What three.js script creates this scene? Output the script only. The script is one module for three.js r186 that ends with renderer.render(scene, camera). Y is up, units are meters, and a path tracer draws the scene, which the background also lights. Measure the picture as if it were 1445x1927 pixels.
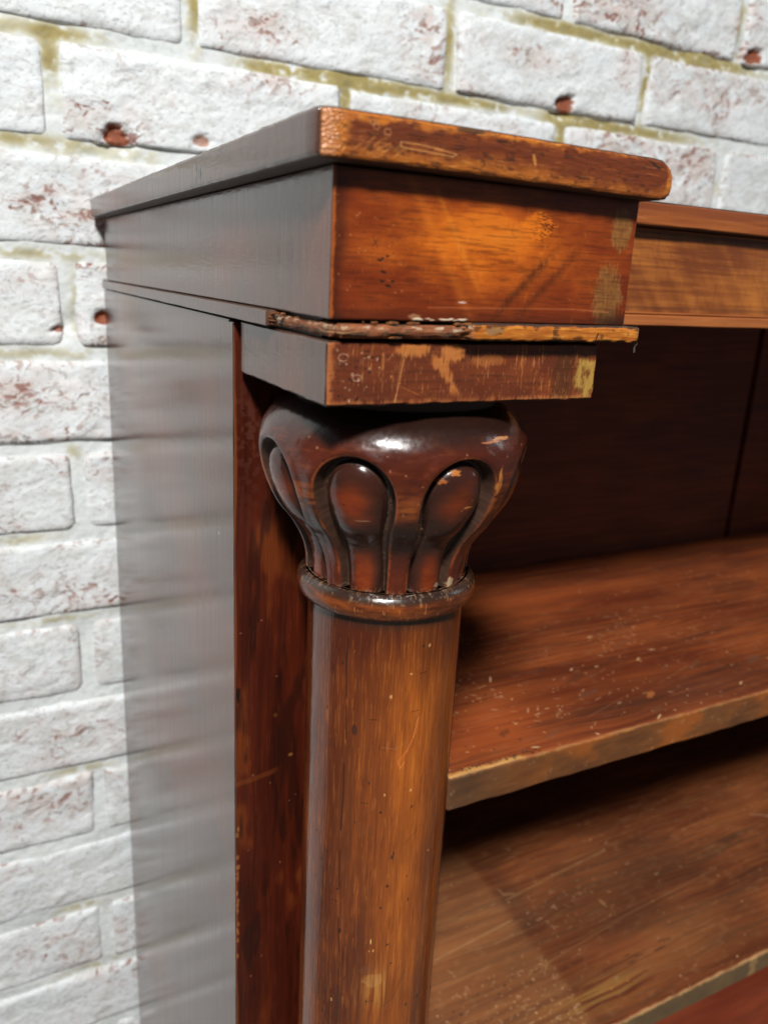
import * as THREE from 'three';
import { RectAreaLightUniformsLib } from 'three/addons/lights/RectAreaLightUniformsLib.js';

// ------------------------------------------------------------ camera, light, exposure
const scene = new THREE.Scene();
const camera = new THREE.PerspectiveCamera(65.36, 767 / 1024, 0.02, 30);
{
  const R = new THREE.Vector3(0.88992, 0.04898, 0.45348), U = new THREE.Vector3(0.08695, 0.95777, -0.27408), B = new THREE.Vector3(-0.44775, 0.28334, 0.84808);
  camera.quaternion.setFromRotationMatrix(new THREE.Matrix4().makeBasis(R, U, B));
  camera.position.set(-0.10058, -0.0323, 0.2333);
  camera.focus = 0.345; camera.userData.fStop = 10;
}
scene.add(camera);
scene.background = new THREE.Color(0.095, 0.10, 0.105);          // the dim room behind the photographer
const renderer = new THREE.WebGLRenderer({ antialias: true });
renderer.setSize(767, 1024);
renderer.toneMapping = THREE.LinearToneMapping;
renderer.toneMappingExposure = 1.0;
renderer.shadowMap.enabled = true;
RectAreaLightUniformsLib.init();
function areaLamp(name, colour, intensity, w, h, from, to) {
  const l = new THREE.RectAreaLight(colour, intensity, w, h);
  l.name = name; l.position.set(...from); l.lookAt(...to); scene.add(l); return l;
}
areaLamp('ceiling_spot', new THREE.Color(1, 0.985, 0.955), 360, 0.29, 0.29, [-0.74, 1.52, 1.36], [0.1, -0.2, -0.1]);
areaLamp('side_tube', new THREE.Color(0.9, 0.95, 1), 9, 0.1, 0.9, [2.2, 0.7, 0.5], [0.1, -0.1, -0.05]);

// ------------------------------------------------------------ noise
let seed = 12345;
const rnd = () => { seed = (seed + 0x6d2b79f5) | 0; let t = Math.imul(seed ^ (seed >>> 15), 1 | seed); t = (t + Math.imul(t ^ (t >>> 7), 61 | t)) ^ t; return ((t ^ (t >>> 14)) >>> 0) / 4294967296; };
const TAB = new Float32Array(65536); for (let i = 0; i < 65536; i++) TAB[i] = rnd();
function vn(x, y, s = 0) {                                      // value noise 0..1
  const xi = Math.floor(x), yi = Math.floor(y); let fx = x - xi, fy = y - yi;
  fx = fx * fx * (3 - 2 * fx); fy = fy * fy * (3 - 2 * fy);
  const h = (a, b) => TAB[(Math.imul(a, 73856093) ^ Math.imul(b, 19349663) ^ Math.imul(s + 1, 83492791)) >>> 8 & 65535];
  const a = h(xi, yi), b = h(xi + 1, yi), c = h(xi, yi + 1), d = h(xi + 1, yi + 1);
  return a + (b - a) * fx + (c - a) * fy + (a - b - c + d) * fx * fy;
}
function fbm(x, y, o = 4, s = 0) { let v = 0, a = 0.5, n = 0; for (let i = 0; i < o; i++) { v += a * vn(x, y, s + i); n += a; x = x * 2.03 + 7.1; y = y * 2.03 + 3.7; a *= 0.5; } return v / n; }
const clamp = (x, a = 0, b = 1) => x < a ? a : x > b ? b : x;
const ss = (a, b, x) => { const t = clamp((x - a) / (b - a)); return t * t * (3 - 2 * t); };
const lerp = (a, b, t) => a + (b - a) * t;
const mix = (c, d, t) => [lerp(c[0], d[0], t), lerp(c[1], d[1], t), lerp(c[2], d[2], t)];
const gauss = (x, y, cx, cy, rx, ry = rx) => Math.exp(-(((x - cx) / rx) ** 2 + ((y - cy) / ry) ** 2));

// ------------------------------------------------------------ painted surfaces: colour (sRGB 0-255), roughness, height
class Surface {
  constructor(u0, v0, u1, v1, ppm, fn) {
    Object.assign(this, { u0, v0, u1, v1, ppm });
    const W = this.W = Math.min(2048, Math.round((u1 - u0) * ppm)), H = this.H = Math.min(2048, Math.round((v1 - v0) * ppm));
    const D = this.D = new Float32Array(W * H * 5);
    for (let j = 0, k = 0; j < H; j++) for (let i = 0; i < W; i++, k += 5) {
      const [c, r, h] = fn(u0 + (i + 0.5) / W * (u1 - u0), v0 + (j + 0.5) / H * (v1 - v0));
      D[k] = c[0]; D[k + 1] = c[1]; D[k + 2] = c[2]; D[k + 3] = r; D[k + 4] = h;
    }
  }
  dab(u, v, rx, ry, colour, alpha, dh = 0, dr = 0, turn = 0, ragged = 0.5) {       // a soft, ragged-edged mark
    const { u0, v0, u1, v1, W, H, D } = this, sx = W / (u1 - u0), sy = H / (v1 - v0), R = Math.max(rx, ry) * 1.4;
    const c = Math.cos(turn), s = Math.sin(turn), q = (u * 977 + v * 5171) % 50;
    for (let j = Math.max(0, Math.floor((v - R - v0) * sy)); j < Math.min(H, (v + R - v0) * sy + 1); j++)
      for (let i = Math.max(0, Math.floor((u - R - u0) * sx)); i < Math.min(W, (u + R - u0) * sx + 1); i++) {
        const du = u0 + (i + 0.5) / sx - u, dv = v0 + (j + 0.5) / sy - v, a = (du * c + dv * s) / rx, b = (dv * c - du * s) / ry;
        const d = Math.sqrt(a * a + b * b) + (ragged ? ragged * (fbm(a * 2.3 + q, b * 2.3 + q * 1.7, 3, 77) - 0.5) * 1.6 : 0);
        const t = alpha * (1 - ss(0.62, 1, d));
        if (t > 0) this.put((j * W + i) * 5, colour, t, dh, dr);
      }
  }
  put(k, colour, t, dh, dr) { const D = this.D; if (colour) for (let n = 0; n < 3; n++) D[k + n] = lerp(D[k + n], colour[n], t); D[k + 3] += dr * t; D[k + 4] += dh * t; }
  stroke(pts, width, colour, alpha, dh = 0, dr = 0) {                              // a scratch along a polyline
    const { u0, v0, u1, v1, W, H } = this, sx = W / (u1 - u0), sy = H / (v1 - v0), hw = Math.max(width / 2, 0.55 / sx), fade = Math.min(1, width / 2 / hw + 0.25);
    for (let n = 0; n + 1 < pts.length; n++) {
      const [ax, ay] = pts[n], [bx, by] = pts[n + 1], L2 = (bx - ax) ** 2 + (by - ay) ** 2 || 1e-12;
      for (let j = Math.max(0, Math.floor((Math.min(ay, by) - 2 * hw - v0) * sy)); j < Math.min(H, (Math.max(ay, by) + 2 * hw - v0) * sy + 1); j++)
        for (let i = Math.max(0, Math.floor((Math.min(ax, bx) - 2 * hw - u0) * sx)); i < Math.min(W, (Math.max(ax, bx) + 2 * hw - u0) * sx + 1); i++) {
          const x = u0 + (i + 0.5) / sx, y = v0 + (j + 0.5) / sy, t = clamp(((x - ax) * (bx - ax) + (y - ay) * (by - ay)) / L2);
          const d = Math.hypot(x - ax - t * (bx - ax), y - ay - t * (by - ay)) / hw;
          const a = alpha * fade * (1 - ss(0.4, 1.5, d)) * (0.55 + 0.45 * vn(t * 9, n + ax * 3000, 5));
          if (a > 0.01) this.put((j * W + i) * 5, colour, a, dh, dr);
        }
    }
  }
  material({ bump = 0.001, wrap = THREE.MirroredRepeatWrapping, gain = 0.8, ...rest } = {}) {
    const { u0, v0, u1, v1, W, H, D } = this, a = new Uint8Array(W * H * 4), b = new Uint8Array(W * H * 4);
    const toLin = (x) => x <= 0.04045 ? x / 12.92 : ((x + 0.055) / 1.055) ** 2.4, toS = (x) => x <= 0.0031308 ? x * 12.92 : 1.055 * x ** (1 / 2.4) - 0.055;
    const lut = new Uint8Array(1024); for (let i = 0; i < 1024; i++) lut[i] = Math.round(255 * toS(clamp(toLin(i / 1023) * gain)));
    for (let i = 0, k = 0, n = W * H; i < n; i++, k += 5) {
      for (let c = 0; c < 3; c++) a[i * 4 + c] = lut[clamp(Math.round(D[k + c] * 4.012), 0, 1023)];
      b[i * 4] = clamp(D[k + 4]) * 255; b[i * 4 + 1] = clamp(D[k + 3]) * 255; b[i * 4 + 2] = 0; a[i * 4 + 3] = b[i * 4 + 3] = 255;
    }
    const tex = (d, srgb) => {
      const t = new THREE.DataTexture(d, W, H, THREE.RGBAFormat); t.magFilter = THREE.LinearFilter; t.minFilter = THREE.LinearMipmapLinearFilter; t.generateMipmaps = true;
      t.wrapS = t.wrapT = wrap; if (srgb) t.colorSpace = THREE.SRGBColorSpace;
      t.repeat.set(1 / (u1 - u0), 1 / (v1 - v0)); t.offset.set(-u0 / (u1 - u0), -v0 / (v1 - v0)); t.needsUpdate = true; return t;
    };
    const rm = tex(b, false); this.D = null;
    return new THREE.MeshPhysicalMaterial({ map: tex(a, true), roughnessMap: rm, roughness: 1, bumpMap: rm, bumpScale: bump, ...rest });
  }
}
const grainH = (u, v, fu, fv, s) => 0.6 * fbm(u * fu, v * fv, 4, s) + 0.4 * vn(u * fu * 4, v * fv * 5, s + 9);

// ------------------------------------------------------------ objects
const used = {};
function numbered(n) { const k = used[n] = (used[n] ?? -1) + 1; return k ? n + '_' + String(k).padStart(3, '0') : n; }
function thing(name, label, category, extra = {}) { const g = new THREE.Group(); g.name = numbered(name); g.userData = { label, category, ...extra }; scene.add(g); return g; }
function mesh(name, geo, mat, parent, label) { const m = new THREE.Mesh(geo, mat); m.name = numbered(name); m.castShadow = m.receiveShadow = true; if (label) m.userData.label = label; parent.add(m); return m; }

// a box from grid lines, with worn rounded edges; uv in metres of the place (front: x,y; sides: z,y; top: x,z)
function lines(a, b, r, step) { const o = [a, a + r * 0.3, a + r * 0.65, a + r], n = Math.max(1, Math.round((b - a - 2 * r) / step)); for (let i = 1; i <= n; i++) o.push(a + r + (b - a - 2 * r) * i / n); o.push(b - r * 0.65, b - r * 0.3, b); return o; }
function wornBox(x0, x1, y0, y1, z0, z1, { r = 0.0012, step = 0.02, wear = 0.3, warp = 0, shape, only } = {}) {
  const g = [lines(x0, x1, r, step), lines(y0, y1, r, step), lines(z0, z1, r, step)], lo = [x0, y0, z0], hi = [x1, y1, z1];
  const pos = [], nor = [], uv = [], idx = [], groups = [];
  const FACE = [[0, 1, 2, 1], [0, -1, 2, 1], [1, 1, 0, 2], [1, -1, 0, 2], [2, 1, 0, 1], [2, -1, 0, 1]];
  FACE.forEach(([ax, sg, ua, va], fi) => {
    const start = idx.length, A = g[ua], B = g[va], base = pos.length / 3;
    for (const b of B) for (const a of A) {
      const p = [0, 0, 0]; p[ax] = sg > 0 ? hi[ax] : lo[ax]; p[ua] = a; p[va] = b;
      const q = p.map((x, i) => clamp(x, lo[i] + r, hi[i] - r)), d = p.map((x, i) => x - q[i]);
      const l = Math.hypot(...d) || 1; let n = d.map((x) => x / l);
      const out = q.map((x, i) => x + n[i] * r);
      const w = (fbm(out[0] * 260 + out[2] * 190, out[1] * 260 + out[2] * 70, 3, 31) - 0.5) * 2;
      const edge = d.filter((x) => Math.abs(x) > 1e-9).length > 1 ? 1 : 0;
      for (let i = 0; i < 3; i++) out[i] += n[i] * (edge * (wear * r * (w - 0.4)) + warp * w);
      if (shape) shape(out, n);
      pos.push(...out); nor.push(...n); uv.push(out[ua], out[va]);
    }
    const flip = new THREE.Vector3().setComponent(ua, 1).cross(new THREE.Vector3().setComponent(va, 1)).getComponent(ax) * sg < 0;
    for (let j = 0; j + 1 < B.length; j++) for (let i = 0; i + 1 < A.length; i++) {
      const a = base + j * A.length + i, b = a + 1, c = a + A.length, e = c + 1;
      if (flip) idx.push(a, e, b, a, c, e); else idx.push(a, b, e, a, e, c);
    }
    groups.push([start, idx.length - start, fi]);
  });
  const o = new THREE.BufferGeometry();
  o.setAttribute('position', new THREE.Float32BufferAttribute(pos, 3)); o.setAttribute('normal', new THREE.Float32BufferAttribute(nor, 3)); o.setAttribute('uv', new THREE.Float32BufferAttribute(uv, 2)); o.setIndex(idx);
  if (shape || warp) { o.computeVertexNormals(); }
  groups.forEach((a) => o.addGroup(...a));
  return o;
}
const faces = (front, side, top) => [side, side, top, top, front, front];     // +x -x +y -y +z -z

// ------------------------------------------------------------ the wall
const COURSE = 0.075, Y0 = -0.3231, WALL = -0.4437;
const OLIVE = [[-0.06, 0.0495, 0.045, 0.005], [0.13, 0.122, 0.02, 0.005], [0.18, 0.122, 0.045, 0.007], [0.25, 0.1225, 0.05, 0.006], [0.33, 0.122, 0.05, 0.004], [0.43, 0.122, 0.025, 0.006], [0.47, 0.121, 0.03, 0.005], [0.54, 0.121, 0.07, 0.006],
  [0.41, 0.197, 0.05, 0.006], [0.52, 0.197, 0.09, 0.006], [0.62, 0.197, 0.07, 0.006], [0.075, 0.16, 0.006, 0.03], [0.298, 0.165, 0.006, 0.035], [0.53, 0.165, 0.005, 0.03], [0.645, 0.235, 0.006, 0.03], [0.2, 0.09, 0.008, 0.035],
  [0.43, 0.09, 0.005, 0.03], [-0.03, 0.105, 0.008, 0.016], [-0.025, 0.122, 0.03, 0.005], [-0.05, -0.029, 0.05, 0.004], [-0.06, -0.103, 0.05, 0.004], [-0.02, -0.07, 0.006, 0.03], [-0.03, -0.182, 0.006, 0.006], [-0.08, -0.253, 0.03, 0.004], [-0.05, -0.327, 0.04, 0.003],
  [-0.04, -0.478, 0.03, 0.004], [-0.05, -0.628, 0.022, 0.004], [-0.04, -0.703, 0.03, 0.004], [-0.01, -0.655, 0.004, 0.01]];
const PITS = [[0.0142, 0.0585, 0.011, 0.0085, 1], [0.0785, 0.0625, 0.008, 0.006, 0.6], [0.4296, 0.1345, 0.013, 0.009, 1], [0.6736, 0.2115, 0.014, 0.009, 1], [-0.0345, -0.0835, 0.007, 0.004, 0.8], [-0.002, -0.075, 0.006, 0.006, 1]];
const REDS = [[0.14, 0.1115, 0.028, 0.009], [-0.045, 0.004, 0.022, 0.012], [0.28, 0.175, 0.03, 0.03], [0.13, 0.152, 0.02, 0.008], [0.39, 0.166, 0.03, 0.01], [0.51, 0.106, 0.06, 0.014], [0.61, 0.1, 0.04, 0.02], [0.633, 0.152, 0.02, 0.016], [0.5, 0.215, 0.02, 0.02], [0.66, 0.235, 0.02, 0.03], [0.43, 0.216, 0.05, 0.012],
  [-0.06, -0.135, 0.05, 0.016], [-0.055, -0.166, 0.05, 0.006], [-0.05, -0.44, 0.02, 0.006], [-0.05, -0.49, 0.05, 0.02], [-0.075, -0.66, 0.02, 0.008], [-0.04, -0.185, 0.02, 0.016], [-0.03, -0.36, 0.02, 0.03], [0.0, -0.19, 0.012, 0.02], [-0.11, -0.2, 0.03, 0.02], [-0.05, -0.3, 0.05, 0.016], [0.02, 0.06, 0.02, 0.006]];
const sumBlobs = (list, x, y) => { let s = 0; for (const [a, b, c, d] of list) { const u = (x - a) / c, v = (y - b) / d, q = u * u + v * v; if (q < 6) s += Math.exp(-q); } return s; };
const pitQ = (x, y, a, b, c, d) => { const u = (x - a) / c, v = (y - b + 0.35 * d) / d; return Math.hypot(u, v > 0 ? v * 0.8 : v * 2) + (fbm(x * 130, y * 150, 3, 55) - 0.5) * 0.75; };   // a chip: arched top, flat foot
function brickRelief(x, y) {                                     // metres, the hand-painted lumpy face of the bricks
  const w = fbm(x * 40, y * 55, 3, 50), n = fbm(x * 28 + w * 1.5, y * 60 + w * 2, 3, 51), f = fbm(x * 90 + w * 3, y * 150, 3, 52);
  let h = (n - 0.5) * 0.0012 + ss(0.5, 0.57, fbm(x * 16, y * 40 + w * 1.6, 3, 53)) * 0.0008 + (f - 0.5) * 0.0008;
  for (const [a, b, c, d, k] of PITS) { const q = pitQ(x, y, a, b, c, d); h -= 0.0052 * k * (1 - ss(0.78, 0.95, q)); }
  return h;
}
function brickPaint(x, y) {
  const w = fbm(x * 40, y * 55, 3, 50), lo = fbm(x * 9, y * 16, 3, 60), red = clamp(sumBlobs(REDS, x, y));
  const clus = clamp(ss(0.5, 0.7, lo) * 0.5 + red * 0.85) * (0.75 + 0.25 * ss(-0.3, 0.1, y));
  let c = mix([246, 250, 252], [230, 236, 239], fbm(x * 30, y * 40, 3, 61));
  c = mix(c, [214, 190, 182], clus * 0.65 * ss(0.36, 0.66, fbm(x * 80, y * 110, 3, 62)));
  const ly = (((y - Y0) % COURSE) + COURSE) % COURSE, rimE = Math.exp(-((Math.min(Math.abs(ly - 0.001), Math.abs(ly - 0.0645)) / 0.004) ** 2)) * ss(0.45, 0.7, fbm(x * 26, y * 26, 2, 68));
  const e = fbm(x * 210 + w * 5, y * 330 + w * 8, 4, 63), rid = Math.abs(fbm(x * 26 + w * 1.6, y * 60 + w * 2.4, 3, 64) - 0.5);
  let fleck = ss(0.665 - 0.12 * clus - 0.1 * rimE, 0.73 - 0.1 * clus - 0.1 * rimE, e) * clamp(0.12 + 0.8 * clus + 0.6 * rimE);
  c = mix(c, [198, 196, 190], ss(0.55, 0.62, fbm(x * 60, y * 130, 4, 69)) * 0.3);
  fleck = Math.max(fleck, (1 - ss(0.004, 0.016, rid)) * ss(0.2, 0.55, clus + lo * 0.5 - 0.1) * ss(0.4, 0.55, e));
  const tone = mix([126, 68, 54], [150, 134, 126], ss(0.4, 0.62, fbm(x * 120, y * 120, 2, 65)));
  c = mix(c, tone, fleck * 0.78);
  const grey = ss(0.6, 0.74, fbm(x * 330, y * 420, 3, 66)) * 0.22; c = mix(c, [176, 178, 178], grey);
  let pit = 0; for (const [a, b, cx, d, k] of PITS) pit = Math.max(pit, k * (1 - ss(0.74, 0.96, pitQ(x, y, a, b, cx, d))));
  c = mix(c, mix([176, 98, 62], [120, 60, 40], e), pit);
  const pore = ss(0.68, 0.76, fbm(x * 420, y * 460, 2, 59)); c = mix(c, [184, 182, 178], pore * 0.3);
  const h = 0.5 + (brickRelief(x, y)) * 14 - pore * 0.1 + (e - 0.5) * 0.24 - fleck * 0.16 - (1 - ss(0.002, 0.012, rid)) * 0.07 * ss(0.45, 0.6, lo) + (fbm(x * 700, y * 800, 2, 67) - 0.5) * 0.05;
  return [c, 0.82 - 0.12 * e, clamp(h)];
}
function mortarPaint(x, y) {
  const e = fbm(x * 150, y * 190, 4, 70), lo = fbm(x * 10, y * 22, 3, 71);
  let c = mix([222, 228, 228], [242, 246, 246], fbm(x * 60, y * 90, 3, 72));
  const up = ss(-0.1, 0.15, y), o = clamp(sumBlobs(OLIVE, x, y) * (0.55 + 0.5 * up) + ss(0.56, 0.68, lo) * (0.05 + 0.4 * up));
  c = mix(c, mix([182, 162, 92], [140, 124, 70], e), clamp(o * ss(0.34, 0.62, e + o * 0.2) * 0.9));
  c = mix(c, [176, 182, 183], ss(0.6, 0.72, fbm(x * 260, y * 300, 3, 73)) * 0.25);
  return [c, 0.9, clamp(0.5 + (e - 0.5) * 0.5 + (fbm(x * 600, y * 600, 2, 74) - 0.5) * 0.15)];
}
const brickMat = new Surface(-0.36, -0.80, 0.80, 0.32, 1250, brickPaint).material({ bump: 0.0028, gain: 0.8 });
const mortarMat = new Surface(-0.36, -0.80, 0.80, 0.32, 800, mortarPaint).material({ bump: 0.0024, gain: 0.8 });
const wall = thing('brick_wall', 'whitewashed brick wall with flaking paint and olive mortar joints behind the bookcase', 'wall', { kind: 'structure' });
{
  const g = new THREE.PlaneGeometry(3.2, 2.25, 400, 300); g.translate(0.5, -0.375, 0);
  const p = g.attributes.position, uv = [];
  for (let i = 0; i < p.count; i++) { const x = p.getX(i), y = p.getY(i); let hole = 0; for (const [a, b, c, d, k] of PITS) hole = Math.max(hole, k * (1 - ss(0.9, 1.5, Math.hypot((x - a) / c, (y - b) / d)))); p.setZ(i, WALL - 0.0029 - hole * 0.006 + (fbm(x * 38, y * 50, 3, 80) - 0.5) * 0.0052); uv.push(x, y); }
  g.setAttribute('uv', new THREE.Float32BufferAttribute(uv, 2)); g.computeVertexNormals();
  mesh('mortar', g, mortarMat, wall);
  const back = new THREE.BoxGeometry(3.2, 2.25, 0.1); back.translate(0.5, -0.375, WALL - 0.065);
  mesh('wall_core', back, mortarMat, wall);
}
function brick(x0, x1, y0, y1, nx, ny) {
  const pos = [], uv = [], idx = [], ex = [0, 0.0012, 0.0028, 0.005, 0.008], s = rnd() * 40;
  const us = [...ex.map((e) => x0 + e), ...Array.from({ length: nx }, (_, i) => lerp(x0 + 0.008, x1 - 0.008, (i + 1) / (nx + 1))), ...ex.map((e) => x1 - e).reverse()];
  const vs = [...ex.map((e) => y0 + e), ...Array.from({ length: ny }, (_, i) => lerp(y0 + 0.008, y1 - 0.008, (i + 1) / (ny + 1))), ...ex.map((e) => y1 - e).reverse()];
  const tilt = (rnd() - 0.5) * 0.003, off = (rnd() - 0.5) * 0.002, U = us.length, V = vs.length;
  const P = (u, v, deep) => {
    const dx = Math.min(u - x0, x1 - u), dy = Math.min(v - y0, y1 - v), wob = (fbm(u * 34 + s, v * 40, 4, 90) - 0.5) * 0.0085;
    const wx = dx < 0.0001 ? wob * (u < (x0 + x1) / 2 ? 1 : -1) : 0, wy = dy < 0.0001 ? wob * (v < (y0 + y1) / 2 ? 1 : -1) : 0;
    const rr = 0.0035 + 0.0065 * vn(u * 40, v * 60, 91) ** 1.5, qx = Math.max(0, 1 - dx / rr), qy = Math.max(0, 1 - dy / rr), q = Math.min(1, Math.hypot(qx, qy));
    const z = deep ? WALL - 0.016 : WALL + off + tilt * ((v - y0) / 0.065 - 0.5) + brickRelief(u, v) * (1 - q * 0.5) - 0.0042 * (1 - Math.sqrt(1 - q * q)) * (0.75 + 0.5 * vn(u * 30, v * 30, 92));
    pos.push(u + wx * 0.6, v + wy * 0.6, z); uv.push(u, v);
  };
  for (const v of vs) for (const u of us) P(u, v, false);
  for (let j = 0; j + 1 < V; j++) for (let i = 0; i + 1 < U; i++) { const a = j * U + i; idx.push(a, a + 1, a + U + 1, a, a + U + 1, a + U); }
  const ring = []; for (let i = 0; i < U; i++) ring.push(i); for (let j = 1; j < V; j++) ring.push(j * U + U - 1); for (let i = U - 2; i >= 0; i--) ring.push((V - 1) * U + i); for (let j = V - 2; j > 0; j--) ring.push(j * U);
  const b0 = pos.length / 3; for (const k of ring) { pos.push(pos[k * 3], pos[k * 3 + 1], WALL - 0.016); uv.push(pos[k * 3], pos[k * 3 + 1]); }
  ring.forEach((k, i) => { const m = (i + 1) % ring.length; idx.push(k, b0 + i, b0 + m, k, b0 + m, ring[m]); });
  const g = new THREE.BufferGeometry(); g.setAttribute('position', new THREE.Float32BufferAttribute(pos, 3)); g.setAttribute('uv', new THREE.Float32BufferAttribute(uv, 2)); g.setIndex(idx); g.computeVertexNormals(); return g;
}
for (let m = -9; m <= 8; m++) {
  const odd = ((m % 2) + 2) % 2, yb = Y0 + COURSE * m, hid = -0.0;
  for (let n = -4; n <= 5; n++) {
    const j = () => (TAB[(m * 37 + n * 101 + 9000) & 65535] - 0.5) * 0.006, jl = (TAB[(m * 37 + n * 101 + 9000) & 65535] - 0.5) * 0.006, jr = (TAB[(m * 37 + (n + 1) * 101 + 9000) & 65535] - 0.5) * 0.006;
    const c0 = (odd ? -0.0265 : 0.0725) + 0.2268 * n + jl, c1 = (odd ? -0.0265 : 0.0725) + 0.2268 * (n + 1) + jr;
    if (c1 < -0.62 || c0 > 0.85 || (yb < -0.02 && c0 > 0.24)) continue;      // those wholly behind the bookcase are not built
    const near = c1 > -0.2 && (yb > 0 || c0 < 0.05) && yb > -0.8;
    mesh('brick', brick(c0 + 0.0052, c1 - 0.0052, yb + 0.0005, yb + 0.0652, near ? 56 : 14, near ? 20 : 6), brickMat, wall);
  }
}

// ------------------------------------------------------------ woods
const DK = [74, 30, 16], RB = [110, 46, 20], OR = [190, 100, 30], HONEY = [205, 130, 48], BLK = [34, 22, 17], PALE = [214, 158, 96];
// frieze block, front
const blockFront = new Surface(-0.002, -0.048, 0.124, 0.002, 7000, (x, y) => {
  const wv = fbm(x * 60, y * 90, 3, 100), g = fbm(x * 90 + wv, y * 900, 4, 101), g2 = fbm(x * 1400, y * 500, 3, 102), blot = fbm(x * 70, y * 120, 4, 103);
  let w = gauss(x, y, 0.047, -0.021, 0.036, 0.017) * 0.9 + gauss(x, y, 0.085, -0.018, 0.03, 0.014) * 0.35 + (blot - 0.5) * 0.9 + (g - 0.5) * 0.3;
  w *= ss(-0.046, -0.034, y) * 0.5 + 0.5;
  let c = mix([108, 42, 17], [204, 102, 24], clamp(w + 0.08));
  c = mix(c, [122, 44, 16], (1 - clamp(w)) * 0.4);
  c = mix(c, [226, 130, 34], clamp((w - 0.8) * 1.2));
  const t = (x - 0.047) + (y + 0.024) * 0.62;                     // the figure: slanting lighter streaks
  c = mix(c, [232, 140, 44], 0.34 * Math.exp(-((t / 0.0011) ** 2)) * ss(-0.042, -0.03, y) * ss(0, -0.01, y)); 
  c = mix(c, [222, 128, 38], 0.25 * Math.exp(-(((t + 0.008) / 0.002) ** 2)));
  const d1 = (y + 0.043) - (x - 0.062) * 0.95;                    // dark feathered bands rising to the right
  c = mix(c, [62, 28, 14], 0.75 * Math.exp(-((d1 / 0.0022) ** 2)) * ss(0.058, 0.066, x) * (1 - ss(0.076, 0.09, x)) * (0.2 + g2));
  c = mix(c, [70, 30, 14], 0.45 * Math.exp(-(((d1 + 0.009) / 0.002) ** 2)) * ss(0.068, 0.075, x) * (1 - ss(0.084, 0.1, x)) * (0.5 + g2));
  const loz = Math.abs(x - 0.0765) * 0.9 + Math.abs(y + 0.0135) * 1.25 + (g2 - 0.5) * 0.003;  // the lozenge of cut pith
  c = mix(c, mix([226, 120, 26], [110, 48, 16], ss(0.45, 0.6, vn(x * 1300, y * 2600, 104)) * ss(0.072, 0.08, x)), 0.8 * (1 - ss(0.006, 0.0085, loz)));
  const pale = (1 - ss(0.6, 1, Math.hypot((x - 0.1135) / 0.0052, (y + 0.0118) / 0.0085) ** 2 + (g2 - 0.5) * 0.8)) + 0.95 * (1 - ss(0.5, 1.2, Math.hypot((x - 0.1105) / 0.007, (y + 0.036) / 0.012) ** 2 + (g2 - 0.5) * 1.3));
  c = mix(c, mix([164, 128, 72], [112, 76, 38], g2), clamp(pale) * 0.72);
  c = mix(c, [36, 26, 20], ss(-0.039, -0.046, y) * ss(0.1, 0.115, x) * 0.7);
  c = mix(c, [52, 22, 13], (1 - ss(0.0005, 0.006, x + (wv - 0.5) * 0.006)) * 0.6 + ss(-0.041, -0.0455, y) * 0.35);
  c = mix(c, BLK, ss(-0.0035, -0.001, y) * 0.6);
  c = mix(c, [58, 26, 13], ss(0.5, 0.75, fbm(x * 140, y * 1900, 4, 105)) * 0.3); c = mix(c, [232, 128, 38], ss(0.56, 0.75, fbm(x * 700, y * 1700, 3, 106)) * 0.22 * clamp(w));
  c = mix(c, [178, 92, 34], (1 - ss(0.0002, 0.0009, Math.abs(x - 0.0006) + (g2 - 0.5) * 0.0012)) * 0.8);
  return [c, 0.24 + 0.14 * blot + 0.08 * (g - 0.5), 0.5 + (g - 0.5) * 0.12 + (g2 - 0.5) * 0.1];
});
{ const S = blockFront;
  S.stroke([[0.0138, -0.0208], [0.0158, -0.0241]], 0.0002, [30, 16, 10], 0.9, -0.2); S.stroke([[0.0159, -0.0214], [0.0138, -0.0238]], 0.0002, [30, 16, 10], 0.9, -0.2);
  for (const [u, v, l] of [[0.0167, -0.0277, 0.0011], [0.0182, -0.0312, 0.0013], [0.0176, -0.0272, 0.0006], [0.0192, -0.0264, 0.0006], [0.0178, -0.034, 0.001], [0.02, -0.0353, 0.0014], [0.0215, -0.034, 0.0006]]) S.dab(u, v, l, 0.0004, [24, 16, 14], 0.9, -0.2, 0.1, -0.2);
  for (let i = 0; i < 150; i++) { const u = rnd() * 0.12, v = -0.046 * Math.sqrt(rnd()), a = rnd() < 0.5 ? 1.57 : rnd() * 3, l = 0.0004 + rnd() * 0.0016; S.stroke([[u, v], [u + Math.cos(a) * l, v + Math.sin(a) * l]], 0.00015, rnd() < 0.35 ? [232, 170, 110] : [46, 22, 12], 0.45, -0.1); }
  for (let i = 0; i < 45; i++) S.dab(rnd() * 0.025, -0.008 - rnd() * 0.038, 0.00015 + rnd() * 0.0003, 0.0002, rnd() < 0.5 ? [240, 180, 130] : [40, 20, 14], 0.6, -0.1, 0, 0, 0.3);
  S.stroke([[0.035, -0.0415], [0.095, -0.0405], [0.112, -0.0412]], 0.0006, [196, 120, 76], 0.5); S.dab(0.048, -0.0395, 0.002, 0.0004, [225, 205, 200], 0.8); S.dab(0.03, -0.0445, 0.003, 0.001, [190, 150, 110], 0.6);
  for (let i = 0; i < 26; i++) S.dab(0.03 + rnd() * 0.02, -0.0457 + rnd() * 0.0008, 0.0008 + rnd() * 0.001, 0.0004, [215, 200, 175], 0.75, 0.3, 0.3);
}
const blockFrontM = blockFront.material({ bump: 0.0006 });
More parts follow.
